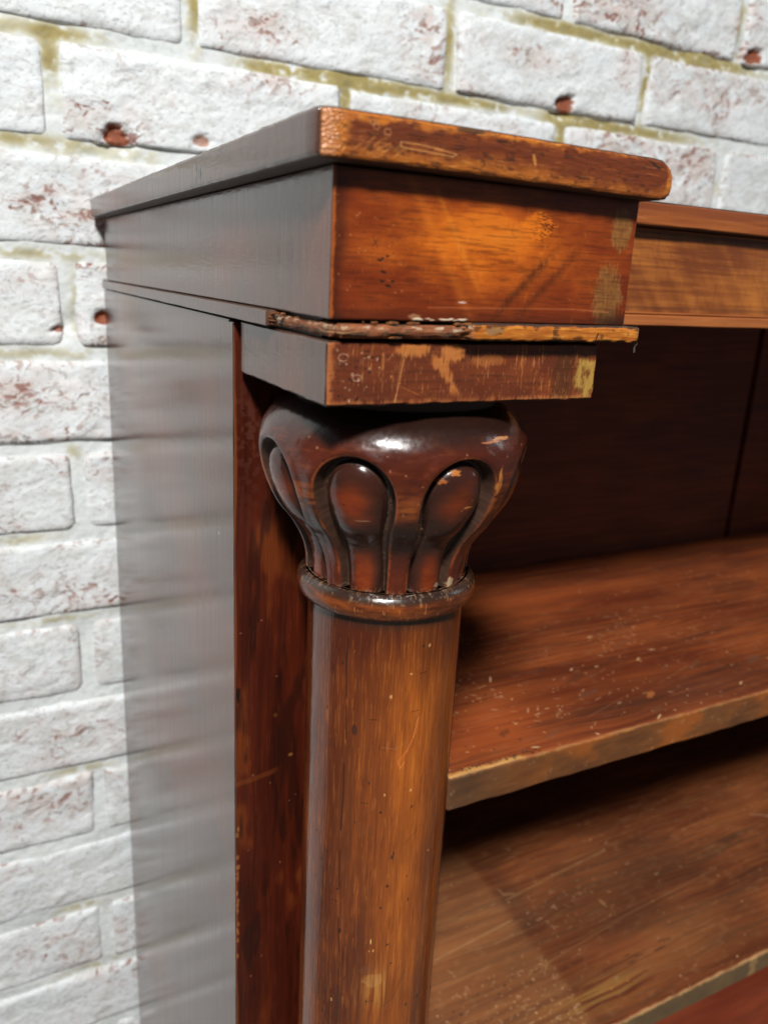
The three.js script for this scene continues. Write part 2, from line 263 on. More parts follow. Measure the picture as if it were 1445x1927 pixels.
// the left flank: french polish gone hazy, fine lines
function flank(x, y) {                                             // x is depth
  const g = fbm(x * 900, y * 40, 4, 110), h = fbm(x * 60, y * 900, 3, 111), lo = fbm(x * 12, y * 14, 3, 112);
  const st = fbm(x * 420, y * 5, 4, 113);
  let c = mix([62, 40, 31], [100, 68, 54], clamp(g * 0.5 + lo * 0.3 + (st - 0.5) * 0.9 + 0.1));
  c = mix(c, [132, 66, 42], ss(0.5, 0.75, lo) * 0.45);
  return [c, 0.17 + 0.06 * (lo - 0.5) + 0.12 * (st - 0.5) + 0.03 * (g - 0.5), 0.5 + (g - 0.5) * 0.16 + (h - 0.5) * 0.06];
}
const sidePanelS = new Surface(-0.44, -0.62, -0.08, -0.04, 1900, flank);
{ const S = sidePanelS;
  S.stroke([[-0.40, -0.345], [-0.34, -0.43]], 0.0012, [50, 42, 38], 0.5, -0.2); S.stroke([[-0.15, -0.50], [-0.12, -0.56]], 0.0006, [60, 46, 40], 0.5, -0.2); S.stroke([[-0.105, -0.44], [-0.095, -0.47]], 0.0006, [60, 46, 40], 0.6, -0.2);
  S.dab(-0.118, -0.152, 0.002, 0.0014, [200, 195, 188], 0.5, 0.4);
  for (let i = 0; i < 60; i++) { const u = -0.43 + rnd() * 0.33, v = -0.06 - rnd() * 0.5, l = 0.004 + rnd() * 0.02; S.stroke([[u, v], [u + (rnd() - 0.5) * 0.004, v - l]], 0.0004, rnd() < 0.5 ? [52, 40, 34] : [120, 100, 90], 0.3, -0.12); }
}
const POLISH = { ior: 1.62, specularIntensity: 1 };
const sidePanelM = sidePanelS.material({ bump: 0.00035, ...POLISH });
const blockSideS = new Surface(-0.44, -0.08, 0.012, 0.016, 3300, (x, y) => {
  const [c, r, h] = flank(x * 1.0, y), g = fbm(x * 1300, y * 120, 3, 115), q = fbm(x * 160, y * 1300, 3, 116);
  const edge = (1 - ss(0.0004, 0.002, Math.abs(y + 0.0002) + (q - 0.5) * 0.002)) * 0.7;
  let k = mix(c, [104, 60, 44], 0.28 * gauss(x, y, -0.1, -0.025, 0.06, 0.016) + 0.2 * gauss(x, y, -0.17, -0.03, 0.05, 0.01));
  k = mix(k, [150, 118, 96], ss(0.63, 0.7, g) * 0.25 * ss(-0.16, -0.1, x));
  return [mix(k, [30, 26, 24], edge * ss(0.45, 0.55, q)), r + 0.03, clamp(0.5 + (g - 0.5) * 0.22 + (q - 0.5) * 0.25)];
});
{ const S = blockSideS;
  for (let i = 0; i < 46; i++) { const u = -0.03 - rnd() * 0.2, v = -0.001 + rnd() * 0.012; S.stroke([[u, v], [u + 0.0004, v - 0.001 - rnd() * 0.004]], 0.0003, [32, 26, 24], 0.7, -0.2); }
  for (let i = 0; i < 8; i++) S.dab(-0.127 + rnd() * 0.012, 0.001 + rnd() * 0.007, 0.0012, 0.003, [36, 28, 25], 0.7, -0.2, 0.1);
  for (let i = 0; i < 22; i++) S.dab(-0.15 + rnd() * 0.05, -0.0008 + (rnd() - 0.5) * 0.0012, 0.0009, 0.0006, [215, 212, 208], 0.6, 0.3, 0.2);
  for (let i = 0; i < 14; i++) S.dab(-0.095 + rnd() * 0.04, -0.0488 + (rnd() - 0.5) * 0.004, 0.0008, 0.0007, [34, 28, 26], 0.7, -0.2);
  for (let i = 0; i < 90; i++) { const u = -0.005 - rnd() * 0.09, v = -0.055 - rnd() * 0.017; S.stroke([[u, v], [u + (rnd() - 0.5) * 0.002, v - 0.001 - rnd() * 0.003]], 0.0002, rnd() < 0.6 ? [34, 30, 28] : [130, 118, 108], 0.4, -0.15); }
}
const blockSideM = blockSideS.material({ bump: 0.0002, ...POLISH });
// top board, front edge
const boardS = new Surface(-0.012, -0.004, 0.132, 0.016, 7000, (x, y) => {
  const g = fbm(x * 120, y * 1100, 4, 120), g2 = fbm(x * 400, y * 1900, 3, 121), e = fbm(x * 260, y * 420, 4, 122) - 0.5;
  const top = ss(0.0092, 0.0112, y + e * 0.004 - 0.001 * ss(0.06, 0.11, x)), bot = 1 - ss(0.0002, 0.0062, y + e * 0.005 + 0.0022 * ss(0.065, 0.09, x)), left = 1 - ss(-0.001, 0.0035, x + e * 0.004), right = ss(0.1235, 0.126, x + Math.abs(y - 0.006) * 0.35 + e * 0.003);
  let c = mix([128, 62, 28], [92, 40, 20], clamp(g * 1.3 - 0.2));
  const wear = clamp(Math.max(top, bot * 0.75, left, right) * (0.5 + g));
  c = mix(c, mix([206, 122, 40], [162, 88, 30], g2), wear);
  c = mix(c, [222, 150, 62], ss(0.6, 0.72, g2) * wear * 0.6);
  c = mix(c, [60, 32, 18], ss(0.62, 0.72, fbm(x * 380, y * 900, 3, 123)) * 0.5);
  if (x < 0.0) c = mix(c, [196, 132, 88], ss(0, -0.004, x + e * 0.003) * 0.8);
  const spark = x < 0.0 ? vn(x * 1500, y * 2600, 124) : 0.5;
  return [c, 0.42 + 0.15 * (g2 - 0.5) - (x < -0.001 ? 0.12 : 0), clamp(0.5 + (g - 0.5) * 0.25 + (g2 - 0.5) * 0.15 + (spark - 0.5) * 0.6)];
});
{ const S = boardS;
  S.stroke([[0.018, 0.0048], [0.0185, 0.0042], [0.026, 0.004], [0.036, 0.0034], [0.0372, 0.0042], [0.03, 0.0052], [0.024, 0.0056], [0.018, 0.0056], [0.0178, 0.0049]], 0.0004, PALE, 0.85, -0.15);
  for (const [u, v, r] of [[0.0135, 0.0078, 0.0009], [0.0098, 0.0088, 0.0008], [0.0085, 0.0098, 0.0006]]) { const p = []; for (let a = 0; a < 7; a++) p.push([u + Math.cos(a) * r * 1.3, v + Math.sin(a) * r]); S.stroke(p, 0.0003, PALE, 0.7, -0.15); }
  for (let i = 0; i < 26; i++) { const u = 0.003 + rnd() * 0.014, v = 0.001 + rnd() * 0.005, a = 0.5 + rnd() * 0.4, l = 0.001 + rnd() * 0.003; S.stroke([[u, v], [u + Math.cos(a) * l, v + Math.sin(a) * l * 0.7]], 0.0004, [216, 150, 76], 0.4, -0.1); }
  for (let i = 0; i < 80; i++) { const u = rnd() * 0.125, v = rnd() * 0.013, l = 0.001 + rnd() * 0.005; S.stroke([[u, v], [u + l, v + (rnd() - 0.5) * 0.0008]], 0.00022, rnd() < 0.4 ? [226, 150, 70] : [44, 22, 14], 0.5, -0.12); }
  S.dab(0.0665, 0.0058, 0.0007, 0.0022, [206, 140, 64], 0.8, -0.1, 0.1, 0.3); S.dab(0.042, 0.0115, 0.006, 0.0012, [54, 40, 32], 0.7); S.stroke([[0.0425, 0.0103], [0.0445, 0.0112]], 0.0004, [30, 18, 12], 0.8);
  S.stroke([[0.0447, 0.01], [0.0447, 0.003]], 0.0002, [50, 24, 14], 0.5, -0.1); S.dab(0.118, 0.0092, 0.004, 0.0006, [38, 26, 22], 0.7, 0, 0, -0.4); S.dab(0.054, 0.0095, 0.003, 0.0007, [52, 26, 16], 0.6);
}
const boardM = boardS.material({ bump: 0.0007 });
// recessed frieze, board and moulding to the right
const midS = new Surface(0.11, -0.056, 0.56, 0.016, 2600, (x, y) => {
  const g = fbm(x * 30, y * 700, 4, 130), bl = fbm(x * 26, y * 60, 3, 131), v = fbm(x * 700, y * 60, 3, 132), ang = fbm((x + y * 0.8) * 120, y * 20, 3, 133);
  let c = mix([116, 58, 24], [190, 116, 48], clamp(bl * 0.9 + (g - 0.5) * 0.9 + (ang - 0.5) * 1.0));
  c = mix(c, [208, 128, 52], 0.35 * gauss(x, y, 0.34, -0.034, 0.06, 0.014)); c = mix(c, [124, 62, 34], ss(0.6, 0.7, v) * 0.25);
  if (y > -0.0008) c = mix(mix([128, 62, 28], [184, 106, 48], g), [120, 58, 32], ss(0.006, 0.011, y + (bl - 0.5) * 0.006) * 0.5);
  if (y < -0.045) c = mix([150, 82, 40], [192, 116, 60], g);
  c = mix(c, [92, 52, 32], (1 - ss(0.0003, 0.0014, Math.abs(y + 0.0425))) * 0.4 + ss(-0.004, -0.001, y) * (y < -0.0005 ? 0.5 : 0));
  return [c, 0.42 + 0.1 * bl, clamp(0.5 + (g - 0.5) * 0.3 + (v - 0.5) * 0.1)];
});
{ const S = midS; for (let i = 0; i < 90; i++) { const u = 0.12 + rnd() * 0.3, v = -0.05 + rnd() * 0.06; S.stroke([[u, v], [u + (rnd() - 0.3) * 0.01, v + (rnd() - 0.5) * 0.002]], 0.0004, rnd() < 0.5 ? [222, 164, 104] : [84, 44, 26], 0.35, -0.1); } }
const midM = midS.material({ bump: 0.0006 });
// moulding strip, front piece (honey coloured where the polish is gone)
const stripS = new Surface(0.0, -0.056, 0.128, -0.042, 7000, (x, y) => {
  const g = fbm(x * 160, y * 1500, 4, 140), b = fbm(x * 200, y * 300, 4, 141), raw = 1 - ss(0.0485, 0.0515, x + (b - 0.5) * 0.006);
  let c = mix([150, 78, 26], [206, 126, 42], clamp(g * 1.2 + (b - 0.5) * 0.8));
  c = mix(c, [70, 34, 16], ss(0.58, 0.7, b) * 0.7); c = mix(c, [222, 156, 70], ss(0.62, 0.75, g) * 0.5);
  const fib = fbm(x * 220, y * 2600, 4, 143);
  let r = mix([104, 52, 28], [172, 104, 54], clamp(fib * 0.9 + (b - 0.5) * 0.8));
  r = mix(r, [74, 54, 40], ss(0.56, 0.7, b) * 0.8); r = mix(r, [196, 164, 116], 0.8 * gauss(x, y, 0.0045, -0.0495, 0.004, 0.0016) * ss(0.35, 0.6, fib)); r = mix(r, [206, 192, 168], ss(0.55, 0.68, fbm(x * 420, y * 700, 3, 142)) * ss(-0.0495, -0.0475, y) * 0.8);
  c = mix(c, r, raw);
  c = mix(c, [176, 158, 140], ss(0.1225, 0.124, x) * 0.6);
  return [c, lerp(0.42, 0.75, raw), clamp(0.5 + (g - 0.5) * 0.3 + raw * (fib - 0.5) * 0.45)];
});
{ const S = stripS; S.dab(0.1035, -0.0497, 0.0004, 0.0018, [34, 20, 12], 0.95, -0.2, 0, -0.4); S.dab(0.0465, -0.0485, 0.0032, 0.0026, [176, 158, 138], 0.85, 0.2, 0.2); S.dab(0.0462, -0.0478, 0.0007, 0.0006, [20, 14, 12], 0.95, -0.4, 0, 0, 0.2); S.dab(0.058, -0.0483, 0.004, 0.0016, [190, 150, 104], 0.6, -0.1); }
const stripM = stripS.material({ bump: 0.0009 });
// block under the moulding, front: dark polish scratched down to the bare wood
const abacusS = new Surface(-0.002, -0.076, 0.114, -0.05, 7000, (x, y) => {
  const g = fbm(x * 60, y * 700, 4, 150), b = fbm(x * 90, y * 130, 4, 151), sc = fbm(x * 2600, y * 120, 3, 152), e = fbm(x * 500, y * 300, 3, 153);
  let c = mix([92, 40, 20], [132, 64, 30], clamp(b * 1.1 + (g - 0.5) * 0.5));
  c = mix(c, [60, 28, 16], ss(0.55, 0.7, g) * 0.35);
  c = mix(c, [206, 132, 66], ss(0.685, 0.74, sc) * ss(0.38, 0.6, b + (e - 0.5) * 0.6) * 0.85);
  const patch = (cx, cy, rx, ry) => 1 - ss(0.6, 1.1, Math.hypot((x - cx) / rx, (y - cy) / ry) + (sc - 0.5) * 0.9 + (e - 0.5) * 0.9);
  c = mix(c, [196, 120, 58], clamp(patch(0.0315, -0.055, 0.0075, 0.0032) + patch(0.0455, -0.056, 0.0055, 0.0035) + 0.9 * (1 - ss(0.0009, 0.003, Math.abs((x - 0.0435) + (y + 0.063) * 0.75) + (sc - 0.5) * 0.004 + (e - 0.5) * 0.004)) * ss(-0.0725, -0.068, y) * (1 - ss(-0.058, -0.056, y)) + 0.6 * patch(0.06, -0.0585, 0.007, 0.0022)) * 0.9);
  const gold = 1 - ss(0.2, 1.25, Math.hypot((x - 0.1052) / 0.0056, (y + 0.0655) / 0.0095) ** 1.6 + (e - 0.5) * 1.9 + (sc - 0.5) * 0.8);
  c = mix(c, mix([190, 154, 72], [128, 88, 38], ss(0.35, 0.65, e)), gold * 0.85); c = mix(c, [66, 40, 18], (1 - ss(0.002, 0.006, Math.abs(x - 0.095) + (e - 0.5) * 0.006)) * 0.5);
  const low = 1 - ss(-0.0728, -0.0708, y + (sc - 0.5) * 0.003); c = mix(c, [190, 118, 62], low * 0.55 * ss(0.4, 0.6, e + 0.1));
  c = mix(c, [186, 110, 60], (1 - ss(0.001, 0.003, x + (e - 0.5) * 0.003)) * 0.8); 
  return [c, 0.38 + 0.12 * e, clamp(0.55 - ss(0.66, 0.74, sc) * 0.15 + (g - 0.5) * 0.2)];
});
{ const S = abacusS;
  for (let i = 0; i < 260; i++) { const u = 0.002 + rnd() * 0.106, v = -0.0535 - rnd() * 0.019, l = 0.0006 + rnd() * 0.003 * rnd(); S.stroke([[u, v], [u + (rnd() - 0.5) * 0.0003, v - l]], 0.00018, rnd() < 0.8 ? [214, 146, 84] : [40, 20, 12], 0.65, -0.15); }
  for (let i = 0; i < 60; i++) { const u = 0.075 + rnd() * 0.03, v = -0.071 - rnd() * 0.002; S.stroke([[u, v], [u, v - 0.001 - rnd() * 0.001]], 0.0002, [214, 146, 84], 0.7, -0.1); }
  S.stroke([[0.0275, -0.0565], [0.026, -0.066], [0.0245, -0.0732]], 0.0005, [220, 150, 84], 0.85, -0.2); S.stroke([[0.0265, -0.057], [0.0252, -0.068]], 0.0002, [220, 150, 84], 0.7, -0.2);
  S.stroke([[0.0265, -0.0672], [0.034, -0.0702]], 0.0002, [210, 140, 76], 0.7, -0.1); S.stroke([[0.0215, -0.0587], [0.023, -0.0567]], 0.0003, [214, 150, 90], 0.8, -0.1);
  for (const [u, v, r] of [[0.0055, -0.0577, 0.0015], [0.0105, -0.0642, 0.0013]]) { const p = []; for (let a = 0; a < 8; a++) p.push([u + Math.cos(a * 0.8) * r * 1.2, v + Math.sin(a * 0.8) * r * 0.8]); S.stroke(p, 0.0003, [216, 190, 170], 0.7, -0.1); }
  for (let i = 0; i < 46; i++) S.dab(0.001 + rnd() * 0.018, -0.0535 - rnd() * 0.0195, 0.0002 + rnd() * 0.0005, 0.0002 + rnd() * 0.0006, rnd() < 0.4 ? [214, 186, 160] : [34, 20, 14], 0.55, -0.1);
}
const abacusM = abacusS.material({ bump: 0.0007 });
// shaft
const shaftS = new Surface(0, -0.46, 0.2086, -0.155, 5000, (u, y) => {
  const w = fbm(u * 90, y * 24, 3, 160), g = fbm(u * 900 + w * 3, y * 34, 4, 161), p = fbm(u * 2100, y * 110, 3, 162), b = fbm(u * 60, y * 22, 4, 163), s = u - 0.1043;
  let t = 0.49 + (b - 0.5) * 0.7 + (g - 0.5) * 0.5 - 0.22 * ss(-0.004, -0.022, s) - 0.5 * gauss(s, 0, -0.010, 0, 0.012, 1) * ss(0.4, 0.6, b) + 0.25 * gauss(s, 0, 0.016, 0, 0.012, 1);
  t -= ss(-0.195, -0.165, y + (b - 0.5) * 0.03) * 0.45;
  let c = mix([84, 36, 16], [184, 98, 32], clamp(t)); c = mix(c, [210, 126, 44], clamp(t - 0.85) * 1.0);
  c = mix(c, [70, 34, 16], ss(0.58, 0.75, p) * 0.3 * ss(0.35, 0.6, g)); c = mix(c, [222, 140, 58], ss(0.62, 0.72, 1 - p) * 0.22);
  c = mix(c, [86, 42, 20], ss(0.5, 0.8, fbm(u * 120, y * 12, 3, 164)) * 0.35);
  const seam = Math.abs(s + 0.0135 + (fbm(y * 30, 2, 2, 165) - 0.5) * 0.004); c = mix(c, [56, 30, 20], (1 - ss(0.0002, 0.0006, seam)) * 0.65 * ss(0.35, 0.5, vn(y * 90, 1, 166)));
  c = mix(c, [206, 150, 74], 0.6 * gauss(s, y, 0.006, -0.345, 0.008, 0.012) * ss(0.4, 0.6, g));
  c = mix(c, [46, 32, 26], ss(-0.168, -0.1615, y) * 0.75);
  return [c, 0.1 + 0.06 * b + 0.04 * (p - 0.5), clamp(0.5 + (g - 0.5) * 0.12 + (p - 0.5) * 0.2)];
});
{ const S = shaftS, C = 0.1043;
  for (let i = 0; i < 120; i++) { const u = C - 0.04 + rnd() * 0.08, v = -0.17 - rnd() * 0.27, l = 0.001 + rnd() * 0.006; S.stroke([[u, v], [u + (rnd() - 0.5) * 0.001, v - l]], 0.0002, rnd() < 0.45 ? [226, 160, 80] : [46, 24, 14], 0.5, -0.12); }
  for (const [u, v] of [[-0.004, -0.246], [0.018, -0.186], [0.0155, -0.203], [-0.016, -0.30], [0.003, -0.352], [-0.002, -0.206]]) S.stroke([[C + u - 0.0014, v], [C + u + 0.0016, v + 0.0002]], 0.0003, [30, 18, 12], 0.8, -0.2);
  for (let i = 0; i < 50; i++) S.dab(C - 0.03 + rnd() * 0.06, -0.17 - rnd() * 0.25, 0.0003 + rnd() * 0.0006, 0.0005 + rnd() * 0.001, rnd() < 0.3 ? [236, 196, 130] : [40, 26, 22], 0.6, -0.15);
  S.stroke([[C + 0.0175, -0.206], [C + 0.0165, -0.213], [C + 0.013, -0.221], [C + 0.0095, -0.2255]], 0.0007, [222, 116, 56], 0.85, -0.2); S.stroke([[C + 0.0095, -0.226], [C + 0.0105, -0.229], [C + 0.012, -0.2265]], 0.0007, [226, 122, 62], 0.85, -0.2); S.stroke([[C + 0.017, -0.207], [C + 0.0155, -0.215]], 0.0003, [240, 160, 100], 0.7);
  S.stroke([[C + 0.002, -0.2185], [C + 0.008, -0.2195], [C + 0.01, -0.218]], 0.0003, [170, 130, 100], 0.6); S.stroke([[C + 0.0195, -0.338], [C + 0.014, -0.352], [C + 0.009, -0.356]], 0.0003, [60, 36, 20], 0.7, -0.1); S.stroke([[C + 0.021, -0.262], [C + 0.014, -0.268]], 0.00025, [80, 46, 24], 0.6, -0.1);
  S.dab(C + 0.002, -0.318, 0.0004, 0.0018, [236, 200, 120], 0.9); S.dab(C - 0.0125, -0.315, 0.0007, 0.0018, [34, 26, 24], 0.8); S.dab(C - 0.0095, -0.212, 0.0014, 0.003, [60, 36, 30], 0.7);
  S.dab(C + 0.004, -0.34, 0.0055, 0.005, [206, 160, 96], 0.35); S.dab(C + 0.001, -0.334, 0.004, 0.003, [120, 76, 52], 0.4);
}
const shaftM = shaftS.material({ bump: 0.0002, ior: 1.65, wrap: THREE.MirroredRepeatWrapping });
// pilaster front
const pilasterS = new Surface(-0.004, -0.46, 0.13, -0.05, 3200, (x, y) => {
  const w = fbm(x * 70, y * 16, 3, 170), g = fbm(x * 500 + w * 3, y * 20, 4, 171), p = fbm(x * 1400, y * 60, 3, 172), b = fbm(x * 70, y * 26, 4, 173);
  let c = mix([70, 24, 13], [118, 44, 20], clamp(0.15 + b * 0.6 + (g - 0.5) * 0.9)); c = mix(c, [150, 74, 26], ss(0.6, 0.75, b) * 0.55 + 0.25 * ss(0.66, 0.76, p) * ss(0.4, 0.6, b));
  c = mix(c, [42, 18, 12], ss(0.58, 0.7, fbm(x * 150, y * 30, 3, 174)) * 0.5);
  c = mix(c, [122, 84, 74], 0.4 * gauss(x, y, 0.006, -0.1, 0.012, 0.03) * ss(0.45, 0.6, fbm(x * 600, y * 500, 3, 175)));
  c = mix(c, [160, 84, 36], (1 - ss(0.0002, 0.0013, x + 0.0022 + (b - 0.5) * 0.002)) * 0.75);
  c = mix(c, [150, 80, 34], 0.5 * (1 - ss(0.3, 1, Math.abs(y + 0.2735 - x * 0.16 + (w - 0.5) * 0.003) / 0.0022)) * (1 - ss(0.016, 0.022, x)));
  return [c, 0.27 + 0.14 * b, clamp(0.5 + (g - 0.5) * 0.3 + (p - 0.5) * 0.3)];
});
{ const S = pilasterS;
  for (let i = 0; i < 110; i++) { const u = rnd() * 0.04, v = -0.07 - rnd() * 0.35, l = 0.002 + rnd() * 0.012; S.stroke([[u, v], [u + (rnd() - 0.5) * 0.001, v - l]], 0.0003, rnd() < 0.55 ? [166, 84, 34] : [40, 18, 12], 0.4, -0.12); }
  for (let i = 0; i < 22; i++) S.dab(rnd() * 0.03, -0.08 - rnd() * 0.33, 0.0004 + rnd() * 0.0006, 0.0004 + rnd() * 0.0006, rnd() < 0.6 ? [178, 130, 100] : [36, 20, 16], 0.6, 0.1);
  S.dab(0.0262, -0.264, 0.0016, 0.0012, [176, 120, 64], 0.8); S.dab(-0.0006, -0.225, 0.001, 0.005, [22, 14, 12], 0.8); S.dab(0.018, -0.24, 0.0014, 0.0014, [140, 84, 40], 0.6);
  for (let i = 0; i < 16; i++) S.dab(-0.0015 + rnd() * 0.001, -0.3 - rnd() * 0.08, 0.0008, 0.002, [196, 130, 78], 0.7, -0.2);
}
const pilasterM = pilasterS.material({ bump: 0.0003, gain: 0.5 });
// shelves
function shelfTop(x, z, s, red) {
  const w = fbm(x * 10, z * 30, 3, s), g = fbm(x * 9 + w, z * 300 + w * 4, 5, s + 1), b = fbm(x * 10, z * 30, 4, s + 2), f = fbm(x * 110, z * 260, 3, s + 3);
  let c = red ? mix([106, 46, 23], [178, 92, 40], clamp(b + (g - 0.5) * 1.5)) : mix([102, 50, 26], [172, 98, 50], clamp(b + (g - 0.5) * 1.6));
  c = mix(c, red ? [70, 34, 22] : [76, 46, 30], ss(0.56, 0.7, g) * 0.5 + ss(0.5, 0.75, fbm(x * 12, z * 50, 4, s + 7)) * 0.25);
  c = mix(c, red ? [150, 104, 76] : [176, 132, 84], ss(0.6, 0.8, f) * 0.22);
  return { c, b, g, f, w };
}
function speckle(S, n, u0, u1, v0, v1) {
  for (let i = 0; i < n; i++) {
    const u = lerp(u0, u1, rnd()), v = lerp(v0, v1, rnd()), a = (rnd() - 0.5) * 2.4, l = 0.001 + 0.006 * rnd() ** 3;
    if (rnd() < 0.5) S.stroke([[u, v], [u + Math.cos(a) * l, v + Math.sin(a) * l * 0.7]], 0.0006 + rnd() * 0.0006, [226, 184, 138], 0.45 + rnd() * 0.5, 0.1, 0.2);
    else S.dab(u, v, 0.0005 + rnd() * 0.0011, 0.0004 + rnd() * 0.0007, rnd() < 0.75 ? [226, 182, 130] : [48, 30, 24], 0.4 + rnd() * 0.5, 0.15, 0.2, a);
  }
}
const shelf1S = new Surface(0.13, -0.43, 0.80, -0.116, 2000, (x, z) => {
  const { c: c0, b, g, f, w } = shelfTop(x, z, 180, true);
  let c = mix(c0, [178, 82, 34], 0.6 * gauss(x, z, 0.19, -0.155, 0.05, 0.03) + 0.45 * gauss(x, z, 0.36, -0.33, 0.12, 0.03));
  c = mix(c, [92, 50, 34], 0.5 * gauss(x, z, 0.36, -0.14, 0.08, 0.02)); c = mix(c, [70, 34, 22], 0.4 * gauss(x, z, 0.16, -0.27, 0.05, 0.05));
  c = mix(c, [208, 152, 84], (1 - ss(0.003, 0.0065, -0.1178 - z + (f - 0.5) * 0.006)) * (1 - ss(0.19, 0.205, x + (f - 0.5) * 0.03)));
  c = mix(c, [166, 120, 72], (1 - ss(0.0006, 0.002, -0.1178 - z + (f - 0.5) * 0.003)) * 0.8 * ss(0.35, 0.6, b + f * 0.3));
  return [c, 0.42 + 0.16 * b + 0.1 * f, clamp(0.5 + (g - 0.5) * 0.3 + (f - 0.5) * 0.25)];
});
{ const S = shelf1S; for (let i = 0; i < 60; i++) { const u = 0.14 + rnd() * 0.4, v = -0.38 + rnd() * 0.25, l = 0.006 + rnd() * 0.04, a = rnd() < 0.7 ? -0.06 : rnd() - 0.5; S.stroke([[u, v], [u + l, v + l * a]], 0.0006 + rnd() * 0.0008, rnd() < 0.55 ? [200, 132, 84] : [70, 34, 22], 0.35); }
  for (let i = 0; i < 12; i++) S.dab(0.2 + rnd() * 0.3, -0.13 - rnd() * 0.1, 0.006 + rnd() * 0.01, 0.002 + rnd() * 0.003, rnd() < 0.5 ? [112, 84, 68] : [70, 38, 26], 0.35, 0, 0.1, -0.3, 1);
  speckle(S, 200, 0.14, 0.66, -0.34, -0.12); for (let k = 0; k < 9; k++) { const u = 0.16 + rnd() * 0.34, v = -0.14 - rnd() * 0.14; speckle(S, 22, u, u + 0.05, v - 0.012, v + 0.012); }; speckle(S, 90, 0.14, 0.5, -0.2, -0.12);
  S.stroke([[0.2, -0.262], [0.29, -0.268], [0.33, -0.275]], 0.001, [190, 140, 96], 0.6, 0.1); S.stroke([[0.17, -0.2], [0.22, -0.206]], 0.0008, [196, 130, 84], 0.5); S.stroke([[0.29, -0.27], [0.305, -0.235], [0.33, -0.21]], 0.0007, [150, 84, 52], 0.6);
  for (const [u, v, a, l] of [[0.394, -0.2063, 0.2, 0.004], [0.37, -0.197, -0.5, 0.0045], [0.328, -0.1996, 0.1, 0.0025], [0.305, -0.203, -0.6, 0.003], [0.4174, -0.1346, -0.5, 0.004], [0.235, -0.214, -1, 0.006], [0.3177, -0.122, -0.5, 0.005], [0.26, -0.1215, 0.8, 0.002], [0.21, -0.125, 0.3, 0.004], [0.36, -0.245, 0, 0.004]]) S.dab(u, v, l, 0.001, [224, 186, 134], 0.9, 0.2, 0.2, a, 0.3);
  S.dab(0.335, -0.148, 0.008, 0.003, [196, 120, 60], 0.7, 0, 0, -0.5); for (let i = 0; i < 40; i++) S.dab(0.15 + rnd() * 0.06, -0.12 - rnd() * 0.004, 0.001, 0.0008, [60, 40, 32], 0.6);
}
const shelf1M = shelf1S.material({ bump: 0.0007 });
const shelf2S = new Surface(0.13, -0.43, 0.86, -0.116, 2000, (x, z) => {
  const { c: c0, b, g, f, w } = shelfTop(x, z, 190, false);
  const edge = 0.312 + (fbm(z * 30, 3, 2, 199) - 0.5) * 0.012 - ss(-0.2, -0.15, z) * 0.006;
  let c = mix(c0, [188, 140, 92], (1 - ss(-0.006, 0.005, x - edge)) * 0.3);                                            // a paler, dusty area left of a curved stain line
  c = mix(c, [84, 52, 36], Math.exp(-(((x - edge - 0.01) / 0.014) ** 2)) * 0.4 * ss(-0.33, -0.3, z) * ss(0.3, 0.6, b)); c = mix(c, [84, 54, 36], 0.35 * gauss(x, z, 0.42, -0.23, 0.12, 0.05));
  c = mix(c, [190, 148, 70], 0.6 * gauss(x, z, 0.33, -0.148, 0.05, 0.012) * ss(0.35, 0.6, g)); c = mix(c, [140, 70, 34], 0.5 * gauss(x, z, 0.385, -0.18, 0.04, 0.012)); c = mix(c, [186, 130, 76], 0.3 * gauss(x, z, 0.45, -0.16, 0.06, 0.03));
  c = mix(c, [208, 158, 104], (1 - ss(0.0008, 0.003, -0.1178 - z + (f - 0.5) * 0.003)) * 0.8);
  return [c, 0.45 + 0.16 * b + 0.1 * f, clamp(0.5 + (g - 0.5) * 0.3 + (f - 0.5) * 0.25)];
});
{ const S = shelf2S; for (let i = 0; i < 46; i++) { const u = 0.2 + rnd() * 0.4, v = -0.36 + rnd() * 0.23, l = 0.01 + rnd() * 0.05; S.stroke([[u, v], [u + l, v - l * 0.06 + (rnd() - 0.5) * 0.003]], 0.0008 + rnd() * 0.0012, rnd() < 0.6 ? [196, 150, 98] : [84, 52, 32], 0.3); }
  speckle(S, 200, 0.2, 0.7, -0.38, -0.12); speckle(S, 260, 0.19, 0.31, -0.2, -0.12); speckle(S, 60, 0.32, 0.42, -0.28, -0.21);
  S.stroke([[0.32, -0.268], [0.39, -0.277], [0.46, -0.284]], 0.0022, [190, 146, 92], 0.6, 0.1); S.stroke([[0.22, -0.235], [0.31, -0.245]], 0.0018, [206, 164, 112], 0.6); S.stroke([[0.3, -0.19], [0.42, -0.205], [0.55, -0.215]], 0.0014, [176, 130, 80], 0.5); S.stroke([[0.34, -0.2], [0.47, -0.21]], 0.001, [150, 108, 70], 0.5);
  S.stroke([[0.321, -0.283], [0.322, -0.275], [0.332, -0.272]], 0.002, [186, 146, 100], 0.7); S.stroke([[0.405, -0.231], [0.405, -0.222]], 0.0022, [206, 170, 110], 0.7); S.stroke([[0.66, -0.262], [0.68, -0.25]], 0.002, [214, 170, 140], 0.8);
  for (let i = 0; i < 9; i++) S.dab(0.36 + rnd() * 0.07, -0.172 + rnd() * 0.012, 0.003 + 0.006 * rnd(), 0.0009, [62, 38, 24], 0.5);
}
const shelf2M = shelf2S.material({ bump: 0.0007 });
